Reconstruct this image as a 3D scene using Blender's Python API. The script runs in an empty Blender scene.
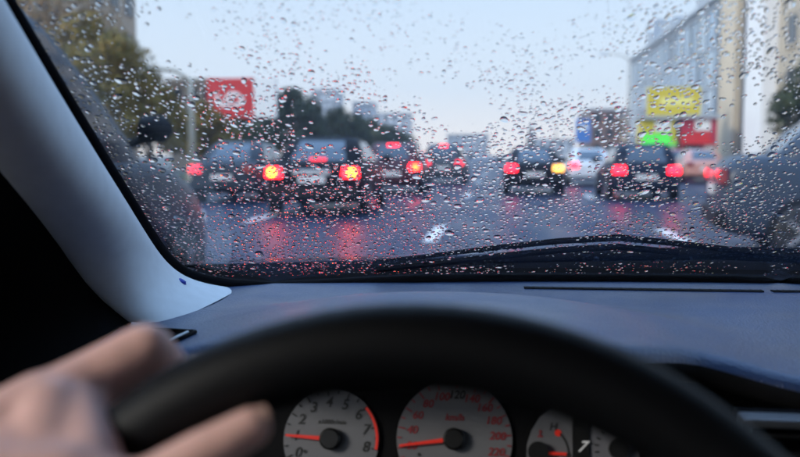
import bpy, bmesh, math, random
import numpy as np
from mathutils import Vector, Matrix, Quaternion
from mathutils.bvhtree import BVHTree

random.seed(7)
rng = np.random.default_rng(11)
S = bpy.context.scene
COL = S.collection
R = math.radians

# ------------------------------------------------------------------ camera
EYE = Vector((0, 0, 1.18))
FPX, PCX, PCY = 830.0, 400.0, 228.5            # focal length and centre in photograph pixels (800 wide)
YAW, PIT = math.atan(100 / FPX), math.atan(73.5 / FPX)
CF = Vector((-math.sin(YAW) * math.cos(PIT), math.cos(YAW) * math.cos(PIT), -math.sin(PIT)))
CR = Vector((math.cos(YAW), math.sin(YAW), 0))
CU = CR.cross(CF)
cam = bpy.data.cameras.new('camera')
cam.sensor_width = 36
cam.lens = FPX / 800 * 36
cam.clip_start, cam.clip_end = 0.02, 4000
cam.dof.use_dof = True
cam.dof.focus_distance = 0.97
cam.dof.aperture_fstop = 4.5
cam.dof.aperture_blades = 7
camo = bpy.data.objects.new('camera', cam)
COL.objects.link(camo)
m = Matrix((CR, CU, -CF)).transposed().to_4x4()
m.translation = EYE
camo.matrix_world = m
S.camera = camo

# ------------------------------------------------------------------ sky and sun
SUN_EL, SUN_AZ = R(26), R(-122)                # azimuth clockwise from +Y: to the left, a little behind
w = bpy.data.worlds.new('World')
S.world = w
w.use_nodes = True
nt = w.node_tree
nt.nodes.clear()
sky = nt.nodes.new('ShaderNodeTexSky')
sky.sky_type = 'NISHITA'
sky.sun_disc = False
sky.sun_elevation = SUN_EL
sky.sun_rotation = SUN_AZ
sky.dust_density = 3.0
sky.air_density = 1.0
bg = nt.nodes.new('ShaderNodeBackground')
bg.inputs['Strength'].default_value = 0.075
cl = nt.nodes.new('ShaderNodeBackground')      # even pale rain cloud in front of the clear sky
cl.inputs['Strength'].default_value = 0.72
tcw = nt.nodes.new('ShaderNodeTexCoord')
spw = nt.nodes.new('ShaderNodeSeparateXYZ')
crw = nt.nodes.new('ShaderNodeValToRGB')       # overcast: whiter towards the horizon, the same all round
crw.color_ramp.elements[0].position = 0.0
crw.color_ramp.elements[0].color = (1.14, 1.05, 1.0, 1)
crw.color_ramp.elements[1].position = 0.30
crw.color_ramp.elements[1].color = (0.50, 0.69, 0.94, 1)
_e = crw.color_ramp.elements.new(0.08)
_e.color = (0.77, 0.84, 0.95, 1)
_e = crw.color_ramp.elements.new(0.55)         # as under any overcast, the sky is brightest overhead
_e.color = (0.66, 1.06, 1.75, 1)
_e = crw.color_ramp.elements.new(1.0)
_e.color = (0.84, 1.36, 2.25, 1)
nt.links.new(tcw.outputs['Generated'], spw.inputs[0])
nt.links.new(spw.outputs['Z'], crw.inputs[0])
nt.links.new(crw.outputs[0], cl.inputs['Color'])
mx = nt.nodes.new('ShaderNodeMixShader')
mx.inputs[0].default_value = 0.75
ow = nt.nodes.new('ShaderNodeOutputWorld')
nt.links.new(sky.outputs[0], bg.inputs['Color'])
nt.links.new(bg.outputs[0], mx.inputs[1])
nt.links.new(cl.outputs[0], mx.inputs[2])
nt.links.new(mx.outputs[0], ow.inputs['Surface'])
sl = bpy.data.lights.new('sun', 'SUN')
sl.energy = 1.2
sl.angle = R(14)
sl.color = (1, 0.93, 0.84)
so = bpy.data.objects.new('sun', sl)
COL.objects.link(so)
sd = Vector((math.sin(SUN_AZ) * math.cos(SUN_EL), math.cos(SUN_AZ) * math.cos(SUN_EL), math.sin(SUN_EL)))
so.rotation_euler = sd.to_track_quat('Z', 'Y').to_euler()
so.location = sd * 60
S.view_settings.view_transform = 'Standard'
S.view_settings.look = 'None'
S.view_settings.gamma = 1
S.view_settings.use_curve_mapping = False
S.view_settings.exposure = 0.90
S.render.engine = 'CYCLES'
S.cycles.use_denoising = True
S.cycles.max_bounces = 12
S.cycles.transmission_bounces = 10
S.cycles.transparent_max_bounces = 16
S.cycles.sample_clamp_indirect = 20

# ------------------------------------------------------------------ helpers
def ray(px, py):
    return (CF + CR * ((px - PCX) / FPX) - CU * ((py - PCY) / FPX))

def pix(px, py, depth):
    return EYE + ray(px, py) * depth

def pix_z(px, py, z):
    d = ray(px, py)
    return EYE + d * ((z - EYE.z) / d.z)

def project(p):
    d = p - EYE
    k = d.dot(CF)
    return PCX + FPX * d.dot(CR) / k, PCY - FPX * d.dot(CU) / k, k

def mat(name, col=(0.5, 0.5, 0.5), rough=0.5, metal=0.0, coat=0.0, spec=0.5, var=0.0, vscale=5.0, bump=0.0,
        bscale=50.0, emit=None, estr=0.0, rvar=0.0, sss=0.0):
    M = bpy.data.materials.new(name)
    M.use_nodes = True
    n, l = M.node_tree.nodes, M.node_tree.links
    b = n['Principled BSDF']
    b.inputs['Base Color'].default_value = (*col, 1)
    b.inputs['Roughness'].default_value = rough
    b.inputs['Metallic'].default_value = metal
    b.inputs['Specular IOR Level'].default_value = spec
    b.inputs['Coat Weight'].default_value = coat
    b.inputs['Coat Roughness'].default_value = 0.06
    if sss:
        b.inputs['Subsurface Weight'].default_value = sss
        b.inputs['Subsurface Radius'].default_value = (0.008, 0.003, 0.0015)
        b.inputs['Subsurface Scale'].default_value = 1.0
    if emit:
        b.inputs['Emission Color'].default_value = (*emit, 1)
        b.inputs['Emission Strength'].default_value = estr
    tc = None
    if var or rvar or bump:
        tc = n.new('ShaderNodeTexCoord')
    if var or rvar:
        t = n.new('ShaderNodeTexNoise')
        t.inputs['Scale'].default_value = vscale
        t.inputs['Detail'].default_value = 6
        l.new(tc.outputs['Object'], t.inputs['Vector'])
        if var:
            r = n.new('ShaderNodeMapRange')
            r.inputs[1].default_value, r.inputs[2].default_value = 0.3, 0.7
            r.inputs[3].default_value, r.inputs[4].default_value = 1 - var, 1 + var
            l.new(t.outputs['Fac'], r.inputs[0])
            v = n.new('ShaderNodeVectorMath')
            v.operation = 'SCALE'
            v.inputs[0].default_value = col
            l.new(r.outputs[0], v.inputs['Scale'])
            l.new(v.outputs[0], b.inputs['Base Color'])
        if rvar:
            r = n.new('ShaderNodeMapRange')
            r.inputs[1].default_value, r.inputs[2].default_value = 0.35, 0.65
            r.inputs[3].default_value, r.inputs[4].default_value = max(0.02, rough - rvar), rough + rvar
            l.new(t.outputs['Fac'], r.inputs[0])
            l.new(r.outputs[0], b.inputs['Roughness'])
    if bump:
        t2 = n.new('ShaderNodeTexNoise')
        t2.inputs['Scale'].default_value = bscale
        t2.inputs['Detail'].default_value = 4
        l.new(tc.outputs['Object'], t2.inputs['Vector'])
        bp = n.new('ShaderNodeBump')
        bp.inputs['Strength'].default_value = bump
        bp.inputs['Distance'].default_value = 1.0 / bscale
        l.new(t2.outputs['Fac'], bp.inputs['Height'])
        l.new(bp.outputs[0], b.inputs['Normal'])
    return M

class MB:
    """collects shapes, builds one mesh object"""
    def __init__(s):
        s.v, s.f = [], []
    def quad(s, *p):
        k = len(s.v)
        s.v += [tuple(q) for q in p]
        s.f.append(tuple(range(k, k + len(p))))
        return s
    def box(s, c, h, rot=None, taper=1.0):
        k = len(s.v)
        for dz in (-1, 1):
            for dx, dy in ((-1, -1), (1, -1), (1, 1), (-1, 1)):
                t = taper if dz > 0 else 1
                q = Vector((dx * h[0] * t, dy * h[1] * t, dz * h[2]))
                if rot is not None:
                    q = rot @ q
                s.v.append(tuple(Vector(c) + q))
        s.f += [tuple(k + i for i in f) for f in ((3, 2, 1, 0), (4, 5, 6, 7), (0, 1, 5, 4), (1, 2, 6, 5), (2, 3, 7, 6), (3, 0, 4, 7))]
        return s
    def tube(s, pts, rad, seg=10, closed=False, cap=True, flat=1.0, up=(0, 0, 1)):
        pts = [Vector(p) for p in pts]
        n = len(pts)
        if not hasattr(rad, '__len__'):
            rad = [rad] * n
        k = len(s.v)
        for i, p in enumerate(pts):
            a = pts[(i - 1) % n] if (closed or i > 0) else p
            b = pts[(i + 1) % n] if (closed or i < n - 1) else p
            t = (b - a).normalized()
            u = Vector(up)
            if abs(t.dot(u)) > 0.98:
                u = Vector((1, 0, 0))
            x = t.cross(u).normalized()
            y = x.cross(t)
            for j in range(seg):
                q = 2 * math.pi * j / seg
                s.v.append(tuple(p + x * math.cos(q) * rad[i] + y * math.sin(q) * rad[i] * flat))
        for i in range(n if closed else n - 1):
            for j in range(seg):
                a, b = k + i * seg, k + ((i + 1) % n) * seg
                j2 = (j + 1) % seg
                s.f.append((a + j, a + j2, b + j2, b + j))
        if cap and not closed:
            s.f.append(tuple(k + j for j in reversed(range(seg))))
            s.f.append(tuple(k + (n - 1) * seg + j for j in range(seg)))
        return s
    def grid(s, rows, close_u=False):
        k = len(s.v)
        nu = len(rows[0])
        for r in rows:
            s.v += [tuple(p) for p in r]
        for i in range(len(rows) - 1):
            for j in range(nu if close_u else nu - 1):
                j2 = (j + 1) % nu
                s.f.append((k + i * nu + j, k + i * nu + j2, k + (i + 1) * nu + j2, k + (i + 1) * nu + j))
        return s
    def fan(s, ring):
        k = len(s.v)
        s.v += [tuple(p) for p in ring]
        s.f.append(tuple(range(k, k + len(ring))))
        return s
    def disc(s, c, r, axis, t, seg=24, r2=None):
        a = Vector(axis).normalized()
        return s.tube([Vector(c) - a * t / 2, Vector(c) + a * t / 2], [r, r if r2 is None else r2], seg)
    def mesh(s, name, smooth=False):
        me = bpy.data.meshes.new(name)
        me.from_pydata(s.v, [], s.f)
        if smooth:
            me.polygons.foreach_set('use_smooth', [True] * len(me.polygons))
        me.update()
        return me
    def build(s, name, M, parent=None, smooth=False, subsurf=0, bevel=0.0, angle=None):
        me = s.mesh(name, smooth)
        o = link(name, me, M, parent)
        if angle:
            me.polygons.foreach_set('use_smooth', [True] * len(me.polygons))
            me.set_sharp_from_angle(angle=R(angle))
        if bevel:
            b = o.modifiers.new('bevel', 'BEVEL')
            b.width, b.segments = bevel, 2
        if subsurf:
            d = o.modifiers.new('subsurf', 'SUBSURF')
            d.levels = d.render_levels = subsurf
        return o

def link(name, me, M=None, parent=None):
    o = bpy.data.objects.new(name, me)
    COL.objects.link(o)
    if M is not None and not me.materials:
        me.materials.append(M)
    if parent is not None:
        o.parent = parent
    return o

def tag(o, label=None, cat=None, group=None, kind=None):
    for k, v in (('label', label), ('category', cat), ('group', group), ('kind', kind)):
        if v:
            o[k] = v
    return o

def empty(name, loc=(0, 0, 0), rz=0.0):
    o = bpy.data.objects.new(name, None)
    o.empty_display_size = 0.2
    COL.objects.link(o)
    o.location = loc
    o.rotation_euler = (0, 0, rz)
    return o

def smooth01(t):
    t = max(0.0, min(1.0, t))
    return t * t * (3 - 2 * t)

# ================================================================== SETTING
# wet asphalt: rough film in places, mirror-like in others
def wet_asphalt():
    M = mat('wet_asphalt', (0.035, 0.037, 0.042), 0.3, spec=0.13)
    n, l = M.node_tree.nodes, M.node_tree.links
    b = n['Principled BSDF']
    tc = n.new('ShaderNodeTexCoord')
    mp = n.new('ShaderNodeMapping')
    mp.inputs['Scale'].default_value = (1.0, 0.25, 1.0)
    l.new(tc.outputs['Object'], mp.inputs['Vector'])
    t = n.new('ShaderNodeTexNoise')
    t.inputs['Scale'].default_value = 0.9
    t.inputs['Detail'].default_value = 7
    l.new(mp.outputs[0], t.inputs['Vector'])
    r = n.new('ShaderNodeMapRange')
    r.inputs[1].default_value, r.inputs[2].default_value, r.inputs[3].default_value, r.inputs[4].default_value = 0.35, 0.65, 0.27, 0.52
    l.new(t.outputs['Fac'], r.inputs[0])
    l.new(r.outputs[0], b.inputs['Roughness'])
    cr = n.new('ShaderNodeValToRGB')
    cr.color_ramp.elements[0].color = (0.008, 0.020, 0.050, 1)
    cr.color_ramp.elements[1].color = (0.018, 0.039, 0.088, 1)
    l.new(t.outputs['Fac'], cr.inputs[0])
    l.new(cr.outputs[0], b.inputs['Base Color'])
    t2 = n.new('ShaderNodeTexNoise')
    t2.inputs['Scale'].default_value = 90
    l.new(tc.outputs['Object'], t2.inputs['Vector'])
    bp = n.new('ShaderNodeBump')
    bp.inputs['Strength'].default_value = 0.25
    bp.inputs['Distance'].default_value = 0.01
    l.new(t2.outputs['Fac'], bp.inputs['Height'])
    l.new(bp.outputs[0], b.inputs['Normal'])
    return M

M_asph = wet_asphalt()
M_ground = mat('earth', (0.10, 0.10, 0.085), 0.7, var=0.3, vscale=0.2)
M_pave = mat('paving', (0.17, 0.165, 0.16), 0.35, var=0.2, vscale=1.5, rvar=0.12)
M_kerb = mat('kerb_stone', (0.25, 0.25, 0.24), 0.45, var=0.15, vscale=3)
M_paint = mat('road_paint', (0.82, 0.82, 0.80), 0.35, var=0.18, vscale=8)
M_grass = mat('verge_turf', (0.055, 0.075, 0.03), 0.8, var=0.35, vscale=2)

g = MB()
g.quad((-1500, -300, -0.012), (1500, -300, -0.012), (1500, 2500, -0.012), (-1500, 2500, -0.012))
tag(g.build('ground', M_ground), kind='structure')
RX0, RX1 = -11.6, 9.4
g = MB()
g.quad((RX0, -60, 0), (RX1, -60, 0), (RX1, 700, 0), (RX0, 700, 0))
tag(g.build('road', M_asph), kind='structure')
for nm, x0, x1, M in (('pavement', RX1 + 0.16, 16.2, M_pave), ('verge', -17.5, RX0 - 0.16, M_grass)):
    g = MB().box(((x0 + x1) / 2, 320, 0.055), ((x1 - x0) / 2, 380, 0.065))
    tag(g.build(nm, M), kind='structure')
for x in (RX1 + 0.08, RX0 - 0.08):
    g = MB().box((x, 320, 0.06), (0.078, 380, 0.068))
    tag(g.build('kerb', M_kerb, bevel=0.015), kind='structure')
dm = MB().box((0, 0, 0), (0.10, 1.3, 0.0015)).mesh('lane_marking')
dm.materials.append(M_paint)
for x, y0 in ((-0.95, 12.5), (2.52, 12.2), (-4.45, 15.5)):
    for k in range(-1, 9):
        o = link('lane_marking', dm)
        o.location = (x, y0 + 12.0 * k, 0.0055)
        tag(o, kind='structure')

# ------------------------------------------------------------------ trees
def leaf_mat(name, c1, c2):
    M = mat(name, c1, 0.6, spec=0.3)
    n, l = M.node_tree.nodes, M.node_tree.links
    b = n['Principled BSDF']
    gm = n.new('ShaderNodeNewGeometry')
    cr = n.new('ShaderNodeValToRGB')
    cr.color_ramp.elements[0].color = (*c1, 1)
    cr.color_ramp.elements[1].color = (*c2, 1)
    l.new(gm.outputs['Random Per Island'], cr.inputs[0])
    l.new(cr.outputs[0], b.inputs['Base Color'])
    return M
M_leafs = [leaf_mat('leaf_olive', (0.12, 0.10, 0.018), (0.32, 0.20, 0.035)),
           leaf_mat('leaf_dark', (0.022, 0.035, 0.014), (0.06, 0.07, 0.025)),
           leaf_mat('leaf_brown', (0.22, 0.14, 0.07), (0.42, 0.28, 0.15))]
M_bark = mat('bark', (0.07, 0.055, 0.045), 0.85, var=0.3, vscale=6, bump=0.5, bscale=20)

def tree(x, y, h, rad, leaf, label, n=5200, lsz=0.2, base=0.25, group=None, sparse=1.0, slim=1.0):
    t = empty('tree', (x, y, 0))
    tag(t, label, 'tree', group)
    tr = MB()
    rs = np.random.default_rng(int(abs(x * 37 + y * 11)) + 3)
    top = h * 0.85
    pts = [Vector((math.sin(k * 1.3) * 0.03 * h * k / 6, math.cos(k * 2.1) * 0.03 * h * k / 6, top * k / 6 - (0.2 if k == 0 else 0))) for k in range(7)]
    tr.tube(pts, [0.035 * h * (1 - 0.85 * k / 6) + 0.02 for k in range(7)], 8)
    clumps = []
    for k in range(15):
        a = k * 2.4 + rs.uniform(-.4, .4)
        f = 0.30 + 0.62 * k / 15
        zz = h * (base + (1 - base) * f * 0.93)
        rr = rad * math.sqrt(max(0.06, 1 - ((f - 0.42) / 0.66) ** 2)) * rs.uniform(0.55, 0.85)
        e = Vector((math.cos(a) * rr, math.sin(a) * rr, zz))
        s0 = pts[min(5, max(1, int(f * 5)))]
        mid = (s0 + e) / 2 + Vector((0, 0, 0.04 * h))
        tr.tube([s0, mid, e], [0.012 * h, 0.008 * h, 0.003 * h], 5)
        clumps.append((e, rad * rs.uniform(0.28, 0.5)))
    clumps.append((Vector((0, 0, h * 0.93)), rad * 0.35))
    tr.build('trunk', M_bark, t, smooth=True)
    cs = rs.integers(0, len(clumps), n)
    V = np.zeros((n, 4, 3))
    d = rs.normal(size=(n, 3))
    d /= np.linalg.norm(d, axis=1)[:, None]
    rr = rs.uniform(0.35, 1.0, n) ** 0.6
    C = np.array([clumps[i][0] for i in cs]) + d * rr[:, None] * np.array([clumps[i][1] for i in cs])[:, None] * np.array([1, 1, 0.8]) * sparse
    u = rs.normal(size=(n, 3)); u /= np.linalg.norm(u, axis=1)[:, None]
    v = np.cross(u, d); v /= (np.linalg.norm(v, axis=1)[:, None] + 1e-6)
    sz = lsz * rs.uniform(0.6, 1.3, n)[:, None]
    V[:, 0] = C - u * sz * 0.7; V[:, 1] = C + v * sz * 0.4; V[:, 2] = C + u * sz * 0.7; V[:, 3] = C - v * sz * 0.4
    me = bpy.data.meshes.new('crown')
    me.from_pydata(V.reshape(-1, 3).tolist(), [], np.arange(n * 4).reshape(-1, 4).tolist())
    o = link('crown', me, M_leafs[leaf], t)
    return t

tree(-15.6, 30.0, 6.3, 2.6, 0, 'olive green bushy tree at the verge, closest to the car pillar', n=7000, lsz=0.18, base=0.12)
tree(-15.9, 36.5, 4.9, 1.8, 0, 'low yellowish olive tree beside the pale lamp post', n=6000, lsz=0.18, base=0.10)
tree(-18.6, 32.0, 8.6, 3.2, 2, 'tall tree with brown autumn leaves in front of the tan apartment block', n=4200, lsz=0.2, base=0.3)
tree(-15.0, 41.0, 3.8, 1.6, 0, 'small olive tree at the foot of the pale lamp post, before the beige house', n=4500, lsz=0.18, base=0.06)
tree(-15.4, 47.5, 3.0, 2.2, 1, 'dark green tree standing under the red billboard', n=6000, lsz=0.24, base=0.05)
tree(-16.7, 66.0, 6.4, 2.8, 1, 'dark tree right behind the white end of the red billboard', n=5000, lsz=0.3, base=0.05)
tree(-19.0, 63.0, 6.9, 2.5, 1, 'tall dark tree standing directly behind the red billboard', n=5000, lsz=0.28, base=0.08)
tree(-14.6, 74.0, 5.0, 3.4, 1, 'dark rounded tree in the far verge between billboard and grey tower blocks', n=5000, lsz=0.3, base=0.05)
tree(-14.3, 90.0, 4.6, 3.8, 1, 'far dark tree below the tallest grey tower block', n=5000, lsz=0.34, base=0.05)
tree(-14.6, 106.0, 4.2, 4.0, 1, 'last dark tree of the verge row, farthest up the road', n=4500, lsz=0.36, base=0.05)
tree(10.7, 28.0, 4.6, 1.9, 1, 'dark green street tree beside the silver car, before the beige building', n=6000, lsz=0.16, base=0.3)

# ------------------------------------------------------------------ buildings
M_beige = mat('beige_render', (0.46, 0.40, 0.31), 0.8, var=0.1, vscale=0.6, bump=0.15, bscale=8)
M_beige2 = mat('pale_concrete', (0.60, 0.51, 0.38), 0.8, var=0.1, vscale=0.5)
M_white = mat('white_panel', (0.82, 0.82, 0.82), 0.5, var=0.04, vscale=0.7)
M_dark = mat('dark_stone', (0.07, 0.075, 0.085), 0.5)
M_brown = mat('brown_brick', (0.20, 0.12, 0.10), 0.8, var=0.15, vscale=0.6)
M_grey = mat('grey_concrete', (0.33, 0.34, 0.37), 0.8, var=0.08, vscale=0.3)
M_tan = mat('tan_render', (0.50, 0.36, 0.25), 0.8, var=0.1, vscale=0.5)
M_hazed = mat('hazed_concrete', (0.50, 0.54, 0.60), 0.8, var=0.06, vscale=0.3)  # lighter tone puts distance haze into the colour of the far blocks
M_win = mat('window_glass', (0.03, 0.04, 0.05), 0.08, spec=0.8)
M_curtain = mat('blue_curtain_glass', (0.38, 0.50, 0.62), 0.12, metal=0.8)
M_mull = mat('mullion', (0.42, 0.46, 0.50), 0.45, metal=0.3)

# glass office block along the right pavement (facade parallel to the road)
gb = empty('glass_office', (16.4, 88, 0))
tag(gb, 'blue grey glass office block with a gridded facade along the right pavement', 'building')
MB().box((6.3, 0, 6.6), (6.0, 23, 6.6)).build('core', M_mull, gb)
PMS = []
for tint in ((0.38, 0.50, 0.62), (0.24, 0.34, 0.44), (0.50, 0.60, 0.68), (0.14, 0.19, 0.25)):
    pm = MB().box((0, 0, 0), (0.05, 1.40, 1.42)).mesh('pane'); pm.materials.append(mat('tinted_pane', tint, 0.12, metal=0.8)); PMS.append(pm)
pm2 = MB().box((0, 0, 0), (1.36, 0.05, 1.42)).mesh('pane'); pm2.materials.append(M_curtain)
for i in range(15):
    for k in range(4):
        o = link('pane', PMS[rng.choice(4, p=[.45, .25, .2, .1])], None, gb); o.location = (0.26, -21.3 + i * 3.04, 1.9 + k * 3.1)
        o.rotation_euler = (0, R(rng.uniform(-1.2, 1.2)), R(rng.uniform(-1.5, 1.5)))
for i in range(4):
    for k in range(4):
        o = link('pane', pm2, None, gb); o.location = (1.9 + i * 2.95, -23.03, 1.9 + k * 3.1)
        o.rotation_euler = (R(rng.uniform(-1, 1)), 0, R(rng.uniform(-1.2, 1.2)))
for i in range(16):
    MB().box((0.2, -22.82 + i * 3.04, 6.7), (0.10, 0.09, 6.5)).build('mullion', M_mull, gb)
for k in range(5):
    MB().box((0.17, 0, 0.34 + k * 3.1), (0.09, 22.9, 0.12)).build('floor_band', M_mull, gb)
MB().box((6.2, 0, 13.35), (6.3, 23.2, 0.16)).build('roof', M_mull, gb)

for px_, py_, hx, hy, hz_ in ((2.2, -12, 1.3, 2.4, 1.3), (1.8, 3, 1.0, 3.0, 0.8), (2.5, 15, 1.5, 2.0, 1.7)):
    MB().box((px_, py_, 13.52 + hz_), (hx, hy, hz_)).build('roof_plant', M_mull, gb)
MB().tube([(1.0, -17, 13.5), (1.0, -17, 17.5)], 0.12, 8).build('mast', M_dark, gb)
# beige block with a tall pilaster and a white panel
bb = empty('beige_building', (16.4, 53, 0))
tag(bb, 'tall beige corner building with a broad pilaster and bright white panel strip', 'building')
MB().box((5.3, -4.0, 10.5), (5.0, 15.5, 10.5)).build('wall', M_beige, bb)
MB().box((0.1, 9.3, 10.6), (0.55, 2.1, 10.6)).build('pilaster', M_beige2, bb)
MB().box((0.17, 12.2, 10.4), (0.35, 0.7, 10.4)).build('dark_strip', M_dark, bb)
MB().box((0.12, 5.9, 10.2), (0.30, 0.65, 10.2)).build('dark_strip', M_dark, bb)
MB().box((0.0, 2.6, 10.3), (0.5, 1.9, 10.3)).build('white_panel', M_white, bb)
wm = MB().box((0, 0, 0), (0.04, 0.75, 0.85)).mesh('window'); wm.materials.append(M_win)
wf = MB().box((0, 0, -0.93), (0.14, 0.86, 0.06)).mesh('sill'); wf.materials.append(M_beige2)
for i in range(6):
    for k in range(6):
        o = link('window', wm, None, bb); o.location = (0.28, -1.8 - i * 2.9, 2.2 + k * 3.1)
        s = link('sill', wf, None, o)
wm2 = MB().box((0, 0, 0), (0.75, 0.04, 0.85)).mesh('window'); wm2.materials.append(M_win)
for i in range(4):
    for k in range(6):
        o = link('window', wm2, None, bb); o.location = (1.6 + i * 2.5, -19.51, 2.2 + k * 3.1)

def block(name, label, x, y, wx, dy, h, M, nx, nz, roof=None):
    b = empty(name, (x, y, 0)); tag(b, label, 'building')
    MB().box((0, dy / 2, h / 2), (wx / 2, dy / 2, h / 2)).build('wall', M, b)
    MB().box((0, dy / 2, h + 0.2), (wx / 2 + 0.3, dy / 2 + 0.3, 0.2)).build('roof', roof or M_grey, b)
    cw, ch = wx / nx, (h - 1) / nz
    a = MB().box((0, 0, 0), (cw * 0.27, 0.06, ch * 0.3)).mesh('window'); a.materials.append(M_win)
    for i in range(nx):
        for k in range(nz):
            o = link('window', a, None, b); o.location = (-wx / 2 + (i + 0.5) * cw, -0.03, 1 + (k + 0.5) * ch)
    sx = 1 if x < 0 else -1
    ny = max(2, int(dy / cw))
    a2 = MB().box((0, 0, 0), (0.06, dy / ny * 0.27, ch * 0.3)).mesh('window'); a2.materials.append(M_win)
    for i in range(ny):
        for k in range(nz):
            o = link('window', a2, None, b); o.location = (sx * (wx / 2 + 0.03), (i + 0.5) * dy / ny, 1 + (k + 0.5) * ch)
    return b

block('apartment_block', 'tan apartment block rising behind the brown autumn tree', -31.5, 46, 9, 14, 17, M_tan, 4, 5)
block('beige_house', 'small beige house between the olive trees and the red billboard', -23.5, 62, 3.6, 8, 6.6, M_tan, 3, 3, roof=M_tan)
block('brown_building', 'brown brick building beyond the glass office', 17.5, 138, 6, 20, 8.3, M_brown, 3, 3)
block('beige_shop_house', 'small beige house between the brown building and the glass office', 20.6, 130, 2.6, 10, 7.0, M_beige, 1, 2)
block('tower_block', 'tallest grey tower block far behind the verge trees', -62, 290, 9, 14, 24, M_hazed, 4, 8)
block('tower_block', 'narrow grey tower block just right of the tallest one', -50, 300, 7, 14, 20, M_hazed, 3, 7)
block('tower_block', 'lower grey slab block nearest to the road axis', -37, 280, 12, 14, 15, M_hazed, 4, 5)
block('far_building', 'pale distant building closing the left side of the road', -13, 330, 16, 20, 9, M_hazed, 6, 3)
block('far_building', 'pale blue grey distant block left of the blue sign', 18, 300, 16, 20, 6.5, M_hazed, 5, 2)

# ------------------------------------------------------------------ signs, kiosks, posts
M_red = mat('sign_red', (0.60, 0.025, 0.03), 0.4)
M_signw = mat('sign_white', (0.85, 0.85, 0.83), 0.4)
M_yel = mat('sign_yellow', (0.64, 0.52, 0.05), 0.4)
M_grn = mat('sign_green', (0.10, 0.62, 0.08), 0.4, emit=(0.1, 1.0, 0.12), estr=0.2)
M_crim = mat('kiosk_crimson', (0.45, 0.03, 0.07), 0.4)
M_blue = mat('sign_blue', (0.06, 0.20, 0.55), 0.4)
M_post = mat('galvanised', (0.42, 0.40, 0.36), 0.5, metal=0.4)
M_postd = mat('dark_post', (0.06, 0.07, 0.07), 0.5)

b = empty('billboard', (-15.8, 50, 0))
tag(b, 'red billboard with a pale swirl and a white right end on dark posts', 'billboard')
MB().box((-0.72, 0, 4.65), (1.48, 0.12, 1.22)).build('red_panel', M_red, b, bevel=0.02)
MB().box((1.48, 0, 4.66), (0.70, 0.125, 1.22)).build('white_panel', M_signw, b, bevel=0.02)
sw = MB()
pts = []
for k in range(40):
    q = k / 39 * 8.4 + 2.6
    rr = 0.78 - 0.075 * (q - 2.6)
    pts.append((-0.60 + math.cos(q) * rr * 1.3, -0.135, 4.62 + math.sin(q) * rr * 0.72))
sw.tube(pts, [0.06 + 0.09 * abs(math.sin(k * 0.33)) for k in range(40)], 8, flat=1.0, up=(0, 1, 0))
for i, v in enumerate(sw.v):
    sw.v[i] = (v[0], -0.135 + (v[1] + 0.135) * 0.12, v[2])
sw.build('swirl', M_signw, b)
for x in (-1.3, 1.1):
    MB().tube([(x, 0.2, 0), (x, 0.2, 5.6)], 0.11, 8).build('post', M_postd, b)
MB().box((0, 0.16, 3.36), (2.25, 0.1, 0.07)).build('rail', M_postd, b)

b = empty('billboard', (11.9, 60, 0.12))
tag(b, 'yellow billboard on two posts above the kiosks', 'billboard')
MB().box((0, 0, 4.75), (1.8, 0.12, 0.98)).build('panel', M_yel, b, bevel=0.02)
MB().box((0.2, -0.125, 4.75), (1.1, 0.006, 0.28)).build('pale_stripe', mat('pale_yellow', (0.85, 0.78, 0.25), 0.4), b)
for x in (-1.4, 1.5):
    MB().tube([(x, 0.2, 0), (x, 0.2, 5.5)], 0.08, 8).build('post', M_post, b)

def kiosk(x, y, wid, h, M1, M2, Mtop, label):
    k = empty('kiosk', (x, y, 0.12)); tag(k, label, 'kiosk')
    MB().box((0, 1.0, h / 2), (wid / 2, 1.0, h / 2)).build('wall', M1, k)
    MB().box((0, 0.9, h + 0.12), (wid / 2 + 0.2, 1.25, 0.12)).build('roof', M_mull, k)
    MB().box((-wid * 0.08, -0.06, h - 1.35), (wid * 0.42, 0.05, 0.42)).build('fascia', Mtop, k)
    MB().box((wid * 0.1, -0.04, h - 0.45), (wid * 0.22, 0.03, 0.36)).build('poster', M2, k)
    MB().box((-wid * 0.18, -0.03, h * 0.3), (wid * 0.26, 0.025, h * 0.2)).build('window', M_win, k)
    MB().box((wid * 0.3, -0.03, h * 0.28), (wid * 0.14, 0.025, h * 0.27)).build('door', M2, k)
    MB().box((0, -0.25, h * 0.53), (wid / 2, 0.2, 0.03), Matrix.Rotation(0.25, 3, 'X')).build('awning', Mtop, k)
    return k
kiosk(10.6, 58, 2.3, 3.45, M_yel, M_signw, M_grn, 'yellow kiosk with a glowing green fascia under the yellow billboard')
kiosk(13.2, 58, 2.3, 3.5, M_crim, M_signw, M_red, 'crimson kiosk with a red fascia next to the yellow one')
b = empty('blue_sign', (10.6, 110, 0.12)); tag(b, 'tall blue sign panel on a post far along the pavement', 'sign')
MB().box((0, 0, 4.2), (0.95, 0.1, 1.5)).build('panel', M_blue, b, bevel=0.02)
MB().box((0, -0.11, 4.6), (0.6, 0.006, 0.25)).build('pale_band', M_signw, b)
MB().tube([(0, 0.15, 0), (0, 0.15, 5)], 0.12, 8).build('post', M_post, b)

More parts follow.
